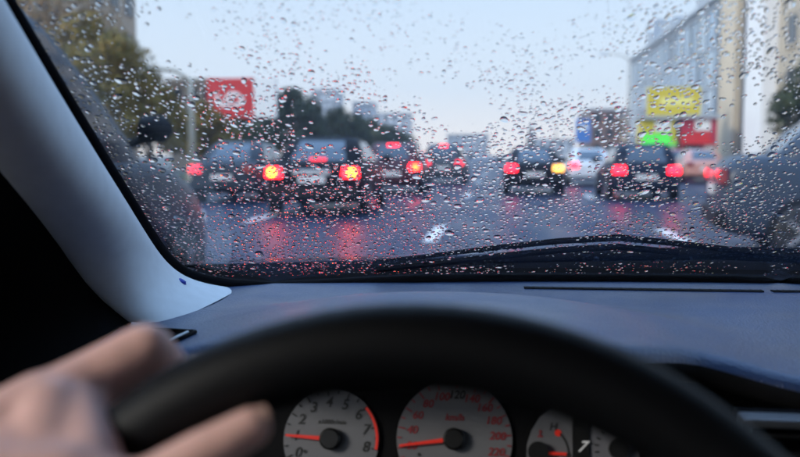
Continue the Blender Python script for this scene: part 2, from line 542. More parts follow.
b = empty('slim_tower', (7.2, 200, 0)); tag(b, 'slim dark spire standing on the horizon straight up the road', 'tower')
MB().tube([(0, 0, 0), (0, 0, 5.4)], [1.3, 1.0], 8).build('shaft', M_dark, b)
MB().tube([(0, 0, 5.4), (0, 0, 6.0), (0, 0, 9.2)], [1.2, 0.8, 0.05], 8).build('spire', M_dark, b)
def lamp_post(x, y, h, side, M, label, r=0.11):
    p = empty('lamp_post', (x, y, 0)); tag(p, label, 'lamp post', 'street lamps')
    MB().tube([(0, 0, 0), (0, 0, h * 0.55), (0, 0, h)], [r, r * 0.85, r * 0.6], 10).build('pole', M, p, smooth=True)
    MB().tube([(0, 0, 0.1), (0, 0, 0.7)], r * 1.5, 10).build('base', M, p)
    MB().tube([(0, 0, h - 0.1), (side * 0.6, 0, h + 0.3), (side * 1.6, 0, h + 0.42)], r * 0.45, 8).build('arm', M, p, smooth=True)
    MB().box((side * 1.9, 0, h + 0.40), (0.36, 0.13, 0.07), taper=0.7).build('lamp_head', M_mull, p, bevel=0.02)
lamp_post(-12.6, 33.0, 4.3, -1, M_beige2, 'short pale lamp post by the olive trees of the verge', 0.17)
lamp_post(4.6 + 5.1, 150, 7.0, -1, M_postd, 'distant dark lamp post on the right kerb past the blue sign')
lamp_post(9.7, 66, 8.5, -1, M_post, 'grey lamp post on the right kerb near the kiosks', 0.09)

# ------------------------------------------------------------------ traffic
M_tyre = mat('tyre_rubber', (0.015, 0.015, 0.016), 0.6)
M_rim = mat('wheel_alloy', (0.4, 0.4, 0.42), 0.35, metal=0.8)
M_cglass = mat('car_window', (0.03, 0.05, 0.08), 0.06, spec=0.9, coat=0.5)
M_plastic = mat('black_plastic', (0.012, 0.012, 0.014), 0.6, spec=0.2)
M_plate = mat('number_plate', (0.75, 0.75, 0.73), 0.4)
M_chrome = mat('chrome_strip', (0.75, 0.77, 0.8), 0.2, metal=1.0)
M_lens_off = mat('red_lens_unlit', (0.25, 0.01, 0.015), 0.15, coat=0.5)
def lampmat(name, c, s):
    return mat(name, (0.3, 0.02, 0.02), 0.2, emit=c, estr=s)
M_brake_amber = lampmat('lit_amber_brake', (1, 0.17, 0.006), 20)
M_brake_red = lampmat('lit_red_brake', (1, 0.005, 0.014), 10)
M_brake_orange = lampmat('lit_orange_brake', (1, 0.10, 0.01), 8)
M_brake_soft = lampmat('lit_red_lamp', (1, 0.03, 0.06), 2.2)
M_brake_halo = lampmat('lit_red_outer_lens', (1, 0.004, 0.009), 18)
M_head = mat('headlamp', (0.6, 0.62, 0.65), 0.1, coat=1)

TYRE = MB().tube([(-0.1, 0, 0), (-0.085, 0, 0), (0.085, 0, 0), (0.1, 0, 0)], [0.27, 0.32, 0.32, 0.27], 26).mesh('tyre', True); TYRE.materials.append(M_tyre)
_r = MB().tube([(-0.07, 0, 0), (0.07, 0, 0)], 0.215, 22)
_r.tube([(-0.112, 0, 0), (0.112, 0, 0)], 0.055, 12)
for k in range(5):
    a = 2 * math.pi * k / 5
    _r.box((0, math.cos(a) * 0.12, math.sin(a) * 0.12), (0.108, 0.10, 0.028), Matrix.Rotation(a, 3, 'X'))
RIM = _r.mesh('rim'); RIM.materials.append(M_rim)

def lerp_tab(tab, z):
    for a, b in zip(tab, tab[1:]):
        if z <= b[0]:
            t = (z - a[0]) / (b[0] - a[0])
            return [a[i] + (b[i] - a[i]) * t for i in range(len(a))]
    return list(tab[-1])

def car(name, label, cat, x, y, rz, paint, kind='sedan', zs=1.0, ws=1.0, lampL=None, lampR=None, third=None, halo=None,
        plate=True, garnish=False, group='cars in the queue of traffic'):
    c = empty(name, (x, y, 0), rz)
    tag(c, label, cat, group)
    Z = lambda z: z if z < 0.4 else 0.4 + (z - 0.4) * zs
    st = [(-2.27, .70, .42, .66, .70), (-2.24, .79, .30, .84, .90), (-2.05, .85, .24, .90, .985), (-1.6, .875, .21, .92, .985), (-0.9, .885, .2, .91, .95),
          (0.2, .89, .2, .89, .93), (1.0, .885, .2, .87, .94), (1.5, .87, .2, .82, .90), (1.95, .83, .22, .72, .80), (2.20, .76, .27, .60, .66), (2.27, .62, .36, .50, .54)]
    rows = []
    for (yy, ww, zb, zsd, zt) in st:
        ww *= ws
        h = [(0, zb), (ww * .7, zb), (ww * .95, zb + .04), (ww, zb + .16), (ww * 1.005, (zb + zsd) / 2 + .04), (ww * .97, zsd), (ww * .86, zt - .012), (ww * .45, zt), (0, zt + .008)]
        ring = [(px, yy, Z(pz)) for px, pz in h] + [(-px, yy, Z(pz)) for px, pz in h[-2:0:-1]]
        rows.append(ring)
    mb = MB().grid(rows, close_u=True)
    mb.fan(rows[0][::-1]).fan(rows[-1])
    bm_o = mb.build('body', paint, c, smooth=True, subsurf=1)
    if kind == 'sedan':
        tab = [(.88, -1.72, 1.10, .80), (1.0, -1.62, .92, .785), (1.2, -1.36, .58, .72), (1.36, -1.05, .26, .63), (1.43, -.80, .02, .53)]
    else:
        tab = [(.88, -2.12, 1.10, .80), (1.0, -2.10, .92, .785), (1.2, -2.02, .58, .73), (1.38, -1.88, .26, .66), (1.47, -1.66, .02, .57)]
    def ring(z):
        _, yr, yf, ww = lerp_tab(tab, z)
        ww *= ws
        p = []
        for sx in (1, -1):
            q = [(ww * .82, yr), (ww * .97, yr + .12), (ww, yr + .3), (ww, yf - .35), (ww * .97, yf - .14), (ww * .80, yf)]
            q2 = q if sx == 1 else [(-a, b) for a, b in reversed(q)]
            p += [(a, b, Z(z)) for a, b in q2]
        return p
    rr = [ring(z) for z in (tab[0][0], .94, 1.0, 1.1, 1.2, 1.28, 1.36, 1.41, tab[-1][0])]
    mb = MB().grid(rr, close_u=True).fan(rr[-1])
    _top = rr[-1]
    mb.build('cabin', paint, c, smooth=True)
    def face(end):
        rws = []
        for z in np.linspace(1.0, tab[-2][0] - .005, 6):
            _, yr, yf, ww = lerp_tab(tab, z)
            ww *= ws
            yy = yr - .012 if end == 'rear' else yf + .012
            rws.append([(ww * .80 * s, yy + (0.02 if abs(s) == 1 else 0) * (1 if end == 'rear' else -1), Z(z)) for s in (-1, -.5, 0, .5, 1)])
        return MB().grid(rws)
    rw = face('rear').build('rear_window', M_cglass, c, smooth=True)
    face('front').build('windscreen', M_cglass, c, smooth=True)
    for sx in (1, -1):
        for f0, f1 in ((0.03, 0.47), (0.52, 0.97)):
            rws = []
            for z in np.linspace(.98, tab[-2][0] - .02, 5):
                _, yr, yf, ww = lerp_tab(tab, z)
                ya, yb = yr + .26, yf - .22
                rws.append([(sx * (ww * ws + .008), ya + (yb - ya) * (f0 + (f1 - f0) * t), Z(z)) for t in (0, .5, 1)])
            MB().grid(rws).build('side_window', M_cglass, c, smooth=True)
        for wy in (-1.38, 1.36):
            MB().disc((sx * .862 * ws, wy, .33), .385, (1, 0, 0), .07, 26).build('wheel_arch', M_plastic, c)
            wo = bpy.data.objects.new('wheel', TYRE); COL.objects.link(wo); wo.parent = c
            wo.location = (sx * (.80 * ws + 0.012), wy, .32)
            ro = link('rim', RIM, None, wo)
        mm = MB()
        mm.tube([(sx * .86 * ws, .62, Z(.97)), (sx * .97 * ws, .60, Z(1.0))], .028, 8)
        mm.tube([(sx * .93 * ws, .60, Z(1.03)), (sx * .96 * ws, .60, Z(1.03)), (sx * 1.07 * ws, .58, Z(1.03)), (sx * 1.11 * ws, .56, Z(1.03))], [.05, .085, .085, .05], 10, up=(0, 0, 1))
        mm.build('wing_mirror', M_plastic, c, smooth=True)
        for zz, yh in ((.82, -.55), (.82, .35)):
            MB().box((sx * .897 * ws, yh, Z(zz)), (.012, .09, .014)).build('door_handle', M_chrome, c)
        lm = lampL if sx < 0 else lampR
        tl = MB().box((sx * .67 * ws, -2.235, Z(.80)), (.16, .05, .095), taper=.9).build('tail_light', halo if (lm and halo) else (lm or M_lens_off), c, bevel=.02)
        if lm and halo:
            MB().disc((sx * .70 * ws, -2.295, Z(.80)), .078, (0, 1, 0), .012, 18).build('lit_bulb', lm, tl)
        MB().box((sx * .60 * ws, 2.17, Z(.60)), (.15, .07, .055), taper=.85).build('headlight', M_head, c, bevel=.02)
    MB().box((0, -2.25, .46), (.80 * ws, .075, .10)).build('rear_bumper', M_plastic if garnish else paint, c, bevel=.03)
    MB().box((0, 2.22, .42), (.72 * ws, .07, .09)).build('front_bumper', M_plastic, c, bevel=.03)
    if plate:
        MB().box((0, -2.285, Z(.68) if garnish else Z(.62)), (.26, .012, .06)).build('number_plate', M_plate, c)
    if garnish:
        MB().box((0, -2.275, Z(.80)), (.36, .02, .055)).build('boot_trim', M_chrome, c, bevel=.008)
    if third:
        zt = 1.02 if kind == 'sedan' else 1.40
        _, yr, yf, ww = lerp_tab(tab, zt)
        MB().box((0, yr - .03, Z(zt)), (.16, .02, .022)).build('brake_light', third, c, bevel=.006)
    return c

P_jet = mat('jet_paint', (0.008, 0.009, 0.012), 0.45, coat=0.0, spec=0.04)
P_black = mat('black_paint', (0.009, 0.010, 0.013), 0.4, coat=0.0, spec=0.12)
P_navy = mat('navy_paint', (0.007, 0.013, 0.028), 0.4, coat=0.0, spec=0.15)
P_silver = mat('silver_paint', (0.38, 0.42, 0.47), 0.3, metal=0.6, coat=1)
P_steel = mat('steel_blue_paint', (0.035, 0.05, 0.075), 0.4, coat=0.12, spec=0.25)
P_white = mat('white_paint', (0.62, 0.64, 0.66), 0.3, coat=1)
P_grey = mat('grey_paint', (0.05, 0.057, 0.07), 0.35, coat=0.2, spec=0.3)
P_slate = mat('slate_paint', (0.022, 0.030, 0.042), 0.4, coat=0.15, spec=0.2)
P_red = mat('red_paint', (0.35, 0.03, 0.03), 0.3, coat=1)
P_orange = mat('salmon_paint', (0.55, 0.24, 0.17), 0.35, coat=1)
P_maroon = mat('maroon_paint', (0.05, 0.010, 0.015), 0.35, coat=0.2, spec=0.3)
L = 2.27
car('parked_sedan', 'black sedan with two glowing amber brake lights and chrome boot strip', 'car', -3.62, 15.5 + L, R(1.5), P_jet, zs=1.12, ws=1.10, lampL=M_brake_amber, lampR=M_brake_amber, third=M_brake_soft, halo=M_brake_halo, garnish=True)
car('hatchback', 'dark maroon hatchback with orange brake light ahead of the black amber lit sedan', 'car', -3.2, 24.2 + L, R(1), P_maroon, 'hatch', zs=1.07, lampL=M_brake_soft, lampR=M_brake_orange, third=M_brake_red, halo=M_brake_halo)
car('hatchback', 'grey hatchback with soft red lamps far ahead in the left lane', 'car', -2.3, 33.5 + L, 0, P_grey, 'hatch', zs=1.15, lampL=M_brake_soft, lampR=M_brake_soft, third=M_brake_red)
car('sedan', 'slate blue sedan with one dim red lamp left of the black amber lit sedan', 'car', -6.75, 19.5 + L, R(1), P_slate, zs=1.1, lampL=M_brake_soft, lampR=None)
car('off_road_car', 'tall dark blue off-road car with big wing mirror beside the car pillar', 'car', -3.08, 4.15, 0, P_navy, 'hatch', zs=1.48, ws=1.02, garnish=True)
car('sedan', 'black sedan with one red and one yellow lamp straight ahead in our lane', 'car', 1.0, 24.4 + L, 0, P_black, lampL=M_brake_red, lampR=mat('lit_yellow_indicator', (0.3, 0.2, 0.05), 0.2, emit=(1, 0.42, 0.08), estr=2.6), halo=None)
car('sedan', 'silver sedan with red lamps behind the dark car with pink red lights', 'car', 3.4, 31.5 + L, 0, P_white, lampL=M_brake_red, lampR=M_brake_red)
car('hatchback', 'dark navy hatchback with two round pink red lights in the right lane', 'car', 3.72, 21.6 + L, R(-1), P_navy, 'hatch', lampL=M_brake_red, lampR=M_brake_red)
car('sedan', 'steel blue sedan standing crosswise in the right lane, boot end to the road', 'car', 4.82, 10.2, R(-98), P_steel, zs=1.36, garnish=True)
car('sedan', 'salmon sedan parked at the right kerb before the crimson kiosk', 'car', 8.5, 37.5, R(-3), P_orange, group='cars parked at the right kerb')
car('hatchback', 'red hatchback parked at the right kerb just past the salmon sedan', 'car', 8.5, 44, R(-2), P_red, 'hatch', lampL=M_brake_soft, lampR=M_brake_soft, group='cars parked at the right kerb')

# ================================================================== OUR CAR
own = empty('car_cabin', (0, 0, 0))
tag(own, 'car cabin with dark dashboard, steering wheel, white gauges and rain covered windscreen', 'car')
E0 = EYE.z
M_dash = mat('dash_plastic', (0.010, 0.028, 0.085), 0.36, spec=0.60, bump=0.4, bscale=380, var=0.12, vscale=9, rvar=0.06)
M_trim = mat('pillar_fabric', (0.58, 0.60, 0.61), 0.75, var=0.04, vscale=60, bump=0.1, bscale=1200)
M_black = mat('matt_black', (0.006, 0.006, 0.007), 0.8, spec=0.12)
M_rubber = mat('seal_rubber', (0.004, 0.004, 0.005), 0.9, spec=0.05)
M_leather = mat('wheel_leather', (0.005, 0.0055, 0.007), 0.5, spec=0.2, bump=0.2, bscale=700)
M_lining = mat('headlining', (0.06, 0.06, 0.065), 0.9)

# windscreen surface (raked 32 degrees, bowed)
WB_Z, WB_Y, WB_X, RAKE = -0.168, 1.165, 0.36, math.tan(R(32))
def ws_y(x, zr):
    return WB_Y - 0.20 * (x - WB_X) ** 2 - (zr - WB_Z) / RAKE
def ws_p(x, zr, off=0.0):
    p = Vector((x, ws_y(x, zr), E0 + zr))
    return p + ws_n(x, zr) * off
def ws_n(x, zr):
    a = Vector((1, -0.40 * (x - WB_X), 0))
    b = Vector((0, -1 / RAKE, 1))
    n = a.cross(b).normalized()
    return n if n.y > 0 else -n
def ws_pix(px, py, off=0.0):
    d = ray(px, py)
    lo, hi = 0.2, 2.5
    for _ in range(50):
        k = (lo + hi) / 2
        p = d * k
        if p.y < ws_y(p.x, p.z): lo = k
        else: hi = k
    p = d * lo
    return ws_p(p.x, p.z, off)

def thin_glass():
    M = bpy.data.materials.new('windscreen_glass')
    M.use_nodes = True
    n, l = M.node_tree.nodes, M.node_tree.links
    n.clear()
    o = n.new('ShaderNodeOutputMaterial')
    tr = n.new('ShaderNodeBsdfTransparent'); tr.inputs[0].default_value = (0.97, 0.985, 0.985, 1)
    gl = n.new('ShaderNodeBsdfGlossy'); gl.inputs['Roughness'].default_value = 0.0
    fr = n.new('ShaderNodeFresnel')
    ge = n.new('ShaderNodeNewGeometry')
    mr = n.new('ShaderNodeMapRange')
    mr.inputs[3].default_value, mr.inputs[4].default_value = 1.26, 1 / 1.26
    l.new(ge.outputs['Backfacing'], mr.inputs[0])
    l.new(mr.outputs[0], fr.inputs['IOR'])
    m_ = n.new('ShaderNodeMixShader')
    l.new(fr.outputs[0], m_.inputs[0]); l.new(tr.outputs[0], m_.inputs[1]); l.new(gl.outputs[0], m_.inputs[2])
    l.new(m_.outputs[0], o.inputs['Surface'])
    return M
M_glass = thin_glass()
xs = np.linspace(-0.50, 1.22, 40)
zsr = np.linspace(-0.19, 0.215, 16)
gi = [[ws_p(x, z, -0.005) for x in xs] for z in zsr]
go = [[ws_p(x, z, 0.0) for x in xs] for z in zsr]
mb = MB().grid([r[::-1] for r in gi]).grid(go)
mb.v = mb.v
def rim_strip(a, b):
    for i in range(len(a) - 1):
        mb.quad(a[i], a[i + 1], b[i + 1], b[i])
rim_strip(gi[0], go[0]); rim_strip(go[-1], gi[-1])
rim_strip([r[0] for r in go], [r[0] for r in gi]); rim_strip([r[-1] for r in gi], [r[-1] for r in go])
_w = mb.build('windscreen', M_glass, own, smooth=False, angle=30)
bmm = bmesh.new(); bmm.from_mesh(_w.data); bmesh.ops.remove_doubles(bmm, verts=bmm.verts, dist=1e-5); bmesh.ops.recalc_face_normals(bmm, faces=bmm.faces); bmm.to_mesh(_w.data); bmm.free()
tag(_w, 'raked windscreen glass spotted with rain')

# pillar trim: rows of (edge on glass, ridge, dark side) given in photograph pixels
EDGE = [(-32, -75), (-10, -35), (26, 26), (60, 82), (95, 140), (130, 196), (152, 232), (166, 252), (182, 266), (206, 275), (240, 279.5)]
RIDGE = [(-100, -55), (-80, -15), (-45, 42), (-12, 98), (25, 155), (62, 208), (82, 240), (95, 262), (110, 286), (128, 306), (152, 325)]
MDEP = [.14, .14, .14, .145, .15, .155, .16, .165, .175, .19, .21]
rows, frame_rows = [], []
for (e, r_, md) in zip(EDGE, RIDGE, MDEP):
    pe = ws_pix(*e, off=-0.012)
    de = (pe - EYE).dot(CF)
    pm_ = pix(r_[0] + 22, r_[1] - 4, de - md)
    a = pe.lerp(pm_, 0.33) + Vector((0.012, 0, 0.004))
    b_ = pe.lerp(pm_, 0.72) + Vector((0.012, -0.004, 0.004))
    n1 = pm_ + Vector((-0.026, -0.014, 0))
    n2 = pm_ + Vector((-0.050, -0.012, 0))
    rows.append([pe + Vector((-0.01, 0.0, 0)), pe, a, b_, pm_, n1, n2, n2 + Vector((-0.012, 0.03, 0))])
    frame_rows.append([n2 + Vector((0.004, 0.010, 0)), n2 + Vector((-0.02, -0.006, 0)), n2 + Vector((-0.10, -0.03, 0)), n2 + Vector((-0.22, -0.05, 0))])
frame_rows.append([p + Vector((-0.01, -0.10, -0.10)) for p in frame_rows[-1]])
MB().grid(frame_rows).build('door_frame', M_black, own, smooth=True)
MB().grid(rows).build('pillar_trim', M_trim, own, smooth=True, subsurf=2)
tag(own.children[-1], 'pale grey pillar trim at the left end of the windscreen')
# small blue clip on the pillar foot
cpos = (rows[8][1].lerp(rows[8][4], 0.42) + rows[9][1].lerp(rows[9][4], 0.42)) / 2 + Vector((0.013, -0.006, 0.003))
cb = MB().tube([cpos + Vector((-.004, 0, .003)), cpos + Vector((0, -.002, 0)), cpos + Vector((.004, -.001, -.001))], [.0028, .0042, .0024], 8)
cb.tube([cpos + Vector((.001, 0, -.001)), cpos + Vector((.0005, -.002, -.007))], [.0036, .0012], 8)
cb.build('clip', mat('blue_clip', (0.01, 0.03, 0.32), 0.4), own, smooth=True)
tag(own.children[-1], 'tiny blue clip on the pale pillar foot')
# rubber seal along the glass edge
sp = [ws_pix(*e, off=-0.010) for e in EDGE]
spl = []
for i in range(len(sp) - 1):
    for k in range(4):
        spl.append(sp[i].lerp(sp[i + 1], k / 4))
for _ in range(3):
    spl = [spl[0]] + [(spl[i - 1] + spl[i] * 2 + spl[i + 1]) / 4 for i in range(1, len(spl) - 1)] + [spl[-1]]
base = []
for k in range(1, 40):
    x = spl[-1].x + 0.01 + k * (1.15 - spl[-1].x) / 39
    zz = (spl[-1].z - E0) + (WB_Z + 0.0075 - (spl[-1].z - E0)) * min(1, k / 6)
    base.append(ws_p(x, zz, -0.010))
MB().tube(spl + base, 0.0085, 10, up=(1, 0, 0)).build('windscreen_seal', M_rubber, own, smooth=True)

# dashboard
def dash_z(x, y):
    u = abs(x + 0.045) / 0.285
    s_ = (1 - min(1, u) ** 2.4) ** 1.6
    t_ = smooth01((0.99 - y) / 0.20)
    z = -0.1735 + 0.040 * s_ * t_
    z += 0.004 * smooth01((y - 0.95) / 0.2)
    z -= 0.05 * smooth01((-x - 0.30) / 0.2)*smooth01((0.95-y)/0.3)
    return z
def dash_front(x):
    u = abs(x + 0.045) / 0.20
    return 0.660 - 0.045 * max(0, 1 - u ** 3) + 0.035 * math.exp(-((x - 0.17) / 0.07) ** 2) + 0.01 * smooth01((x - .25) / .4)
rows = []
NX = 90
for i in range(NX + 1):
    x = -0.40 + 1.58 * i / NX
    yb = ws_y(x, -0.172) - 0.004
    yf = dash_front(x)
    r_ = []
    for k in range(36):
        y = yb + (yf - yb) * k / 35
        r_.append(Vector((x, y, E0 + dash_z(x, y))))
    z0 = dash_z(x, yf)
    for a in (25, 50, 75, 90):
        r_.append(Vector((x, yf - 0.014 * math.sin(R(a)), E0 + z0 - 0.014 * (1 - math.cos(R(a))))))
    yy = yf - 0.014
    ins = 0.035 * max(0, 1 - (abs(x + 0.045) / 0.24) ** 4) if abs(x + 0.045) < 0.24 else 0
    r_ += [Vector((x, yy, E0 + z0 - 0.022)), Vector((x, yy + 0.008, E0 + z0 - 0.027)),
           Vector((x, yy + 0.045 + ins * 2.4, E0 + z0 - 0.034)), Vector((x, yy + 0.05 + ins * 2.6, E0 + z0 - 0.06)), Vector((x, yy + 0.03 + ins * 1.0, E0 - 0.36)), Vector((x, yy - 0.02, E0 - 0.50))]
    rows.append(r_)
dash = MB().grid([r[::-1] for r in rows]).build('dashboard', M_dash, own, smooth=True)
tag(dash, 'blue black dashboard with a hump over the gauges')
dm_ = dash.data
dm_.materials.append(M_black)
for p in dm_.polygons:
    j = p.index % (len(rows[0]) - 1)
    if j < 7:
        p.material_index = 1

def dash_pix(px, py, lift=0.0):
    d = ray(px, py)
    lo, hi = 0.3, 1.6
    for _ in range(50):
        k = (lo + hi) / 2
        p = d * k
        if p.z > dash_z(p.x, p.y): lo = k
        else: hi = k
    p = d * lo
    return Vector((p.x, p.y, E0 + dash_z(p.x, p.y) + lift))
# defroster slots
for pa, pb in (((524, 288.0), (762, 291.5)), ((772, 291.5), (930, 293))):
    a, b_ = dash_pix(*pa), dash_pix(*pb)
    mb_r, mb_s = MB(), MB()
    n_ = 24
    for q in range(n_):
        p0, p1 = a.lerp(b_, q / n_), a.lerp(b_, (q + 1) / n_)
        c_ = (p0 + p1) / 2
        c_.z = E0 + dash_z(c_.x, c_.y)
        hl = (p1 - p0).length / 2
        rt = Matrix.Rotation(math.atan2(b_.y - a.y, b_.x - a.x), 3, 'Z')
        mb_s.box(c_ + Vector((0, 0, 0.0004)), (hl, 0.0060, 0.0009), rt)
        mb_r.box(c_ + rt @ Vector((hl, 0, 0.0008)), (0.0008, 0.0055, 0.0008), rt)
    sl_ = mb_s.build('defroster_slot', M_black, dash)
    mb_r.build('slot_louvre', M_black, sl_)
# side demister in the left corner
tri = [(168, 347), (195, 334), (150, 331)]
tp = [dash_pix(*p, lift=0.002) for p in tri]
vo = MB().tube(tp, 0.0022, 8, closed=True).build('side_demister', M_black, dash, smooth=True)
MB().quad(*[p + Vector((0, 0, -0.0012)) for p in tp]).build('demister_grille', M_rubber, vo)
vi = [tp[0].lerp(sum(tp, Vector()) / 3, .28), tp[1].lerp(sum(tp, Vector()) / 3, .28)]
MB().tube([p + Vector((0, 0, .001)) for p in vi], 0.0012, 6).build('demister_rib', M_trim, vo)

# centre air vent in the fascia
vent = empty('v', (0, 0, 0))
bpy.data.objects.remove(vent)
c_ = pix(800, 440, 0.64)
vy = c_.y - 0.022
vx0 = pix(738, 440, 0.64).x
vz1 = pix(770, 412, 0.64).z
M_ventrim = mat('vent_rim', (0.05, 0.055, 0.065), 0.4)
vf = MB()
vf.box((vx0 + 0.11, vy, vz1), (0.11, 0.010, 0.0035)).box((vx0, vy, vz1 - 0.04), (0.0035, 0.010, 0.0434)).box((vx0 + 0.22, vy, vz1 - 0.04), (0.0035, 0.010, 0.0434)).box((vx0 + 0.11, vy, vz1 - 0.08), (0.11, 0.010, 0.0035))
vfo = vf.build('air_vent', M_ventrim, own, bevel=0.002)
for k in range(5):
    MB().box((vx0 + 0.11, vy + 0.005, vz1 - 0.014 - k * 0.0135), (0.106, 0.011, 0.0013), Matrix.Rotation(R(-22), 3, 'X')).build('vent_slat', M_black, vfo)
MB().box((vx0 + 0.11, vy + 0.02, vz1 - 0.04), (0.112, 0.004, 0.042)).build('vent_back', M_rubber, vfo)

# ------------------------------------------------------------------ instruments
GT = R(20)
GN = Vector((0, -math.cos(GT), math.sin(GT)))         # towards the driver
GU = Vector((0, math.sin(GT), math.cos(GT)))
GX = Vector((1, 0, 0))
G0 = pix(454, 439, 0.70)
def gp(px, py, off=0.0):
    d = ray(px, py)
    k = (G0 - EYE).dot(GN) / d.dot(GN)
    return EYE + d * k + GN * off
GS = (gp(464, 439) - gp(454, 439)).length / 10
M_face = mat('dial_white', (0.145, 0.145, 0.155), 0.5, emit=(0.80, 0.82, 0.95), estr=0.0)
M_ink = mat('dial_ink', (0.02, 0.02, 0.02), 0.6)
M_inkred = mat('dial_red', (0.26, 0.025, 0.03), 0.5)
M_needle = mat('needle_red', (0.7, 0.03, 0.02), 0.4, emit=(1, 0.05, 0.02), estr=0.05)
M_hub = mat('needle_hub', (0.008, 0.008, 0.008), 0.4)

def gmat(c, rot=0.0):
    M3 = Matrix((GX, GU, GN)).transposed().to_4x4()
    M3.translation = c
    return M3 @ Matrix.Rotation(rot, 4, 'Z')

def gauge_obj(mb, name, M, c, parent, rot=0.0, smooth=False):
    o = mb.build(name, M, parent, smooth=smooth)
    o.matrix_world = gmat(c, rot)
    return o
def arc_strip(r0, r1, a0, a1, n=24, z=0.0):
    mb = MB()
    for k in range(n):
        t0, t1 = R(a0 + (a1 - a0) * k / n), R(a0 + (a1 - a0) * (k + 1) / n)
        mb.quad((r0 * math.cos(t0), r0 * math.sin(t0), z), (r1 * math.cos(t0), r1 * math.sin(t0), z), (r1 * math.cos(t1), r1 * math.sin(t1), z), (r0 * math.cos(t1), r0 * math.sin(t1), z))
    return mb
def text(body, size, M, c, parent, name='numeral', shear=0.2, rot=0.0):
    cu = bpy.data.curves.new('t', 'FONT')
    cu.body, cu.size, cu.align_x, cu.align_y, cu.shear = body, size, 'CENTER', 'CENTER', shear
    cu.offset = size * 0.018
    cu.resolution_u = 3
    to = bpy.data.objects.new('t', cu)
    me = bpy.data.meshes.new_from_object(to)
    bpy.data.objects.remove(to)
    me.name = name
    me.materials.clear()
    o = link(name, me, M, parent)
    o.matrix_world = gmat(c, rot)
    return o

panel = MB()
panel.box((0, 0, 0), (0.205, 0.088, 0.003))
po = panel.build('cluster_panel', M_black, own)
po.matrix_world = gmat(gp(440, 470, -0.006))

def gauge(name, px, py, rpx, ticks, a_of, label):
    c = gp(px, py)
    r = rpx * GS
    d = MB()
    d.tube([(0, 0, -0.002), (0, 0, 0)], [r, r], 48, cap=True)
    o = gauge_obj(d, name, M_face, c, own)
    tag(o, label)
    return o, c, r
# rev counter
tach, tc_, tr_ = gauge('rev_counter', 331, 439, 49.5, None, None, 'white rev counter dial with red zone')
at = lambda v: 204 - 26.8 * v
def on(c, r, a, off): return c + (GX * math.cos(R(a)) + GU * math.sin(R(a))) * r + GN * off
bpy.context.view_layer.update()
def gchild(mb, name, M, c, gaugeobj, rot=0.0, smooth=False):
    o = mb.build(name, M, gaugeobj, smooth=smooth)
    o.matrix_parent_inverse = gaugeobj.matrix_world.inverted()
    o.matrix_basis = gmat(c, rot)
    return o
def gtext(body, size, M, c, gaugeobj, name='numeral', shear=0.2, rot=0.0):
    o = text(body, size, M, c, None, name, shear, rot)
    o.parent = gaugeobj
    o.matrix_parent_inverse = gaugeobj.matrix_world.inverted()
    o.matrix_basis = gmat(c, rot)
    return o
for v in range(0, 9):
    gtext(str(v), 0.0122, M_ink, on(tc_, tr_ * 0.74, at(v), 0.0006), tach)
tk = MB()
for v in np.arange(0, 8.01, 0.5):
    a = at(v); L_ = 0.12 if v == int(v) else 0.07
    tk.box(((1 - L_ / 2) * tr_ * 0.98 * math.cos(R(a)), (1 - L_ / 2) * tr_ * 0.98 * math.sin(R(a)), 0.0006), (L_ * tr_ / 2, 0.0006, 0.0002), Matrix.Rotation(R(a), 3, 'Z'))
gchild(tk, 'tick_scale', M_ink, tc_, tach)
gchild(arc_strip(tr_ * 0.93, tr_ * 0.985, at(6), at(8), z=0.0010), 'red_zone', M_needle, tc_, tach)
gtext('x1000r/min', 0.0052, M_ink, on(tc_, tr_ * 0.34, 90, 0.0006), tach, 'unit_text')
def needle(c, a, l, rhub, g_):
    nb = MB()
    nb.quad((0, -0.0019, 0.004), (l, -0.0009, 0.004), (l, 0.0009, 0.004), (0, 0.0019, 0.004)).quad((0, 0.0019, 0.0028), (l, 0.0009, 0.0028), (l, -0.0009, 0.0028), (0, -0.0019, 0.0028))
    nb.quad((0, -0.0019, 0.0028), (l, -0.0009, 0.0028), (l, -0.0009, 0.004), (0, -0.0019, 0.004)).quad((0, 0.0019, 0.004), (l, 0.0009, 0.004), (l, 0.0009, 0.0028), (0, 0.0019, 0.0028))
    gchild(nb, 'needle', M_needle, c, g_, R(a))
    h = MB().tube([(0, 0, 0.0005), (0, 0, 0.006), (0, 0, 0.0075)], [rhub, rhub, rhub * 0.8], 20)
    gchild(h, 'needle_hub', M_hub, c, g_)
needle(tc_, 177.5, tr_ * 0.94, 0.0092, tach)
gtext('\u2022', 0.011, M_ink, gp(305, 452, 0.0006), tach, 'stop_dot', 0)
# speedometer
spd, sc_, sr_ = gauge('speedometer', 454, 439, 58.0, None, None, 'white speedometer dial with dark red numerals')
bpy.context.view_layer.update()
av = lambda v: 191 - 1.03 * (v - 20)
for v in range(0, 221, 20):
    if v: gtext(str(v), 0.0092, M_ink if v == 120 else M_inkred, on(sc_, sr_ * 0.745, av(v), 0.0006), spd)
tk = MB()
for v in np.arange(0, 221, 10):
    a = av(v); L_ = 0.13 if v % 20 == 0 else 0.075
    tk.box(((1 - L_ / 2) * sr_ * 0.985 * math.cos(R(a)), (1 - L_ / 2) * sr_ * 0.985 * math.sin(R(a)), 0.0006), (L_ * sr_ / 2, 0.0006, 0.0002), Matrix.Rotation(R(a), 3, 'Z'))
gchild(tk, 'tick_scale', M_inkred, sc_, spd)
gtext('km/h', 0.0078, M_inkred, on(sc_, sr_ * 0.36, 90, 0.0006), spd, 'unit_text')
needle(sc_, 189, sr_ * 0.95, 0.0092, spd)
gtext('\u2022', 0.010, M_ink, gp(419, 455, 0.0006), spd, 'stop_dot', 0)
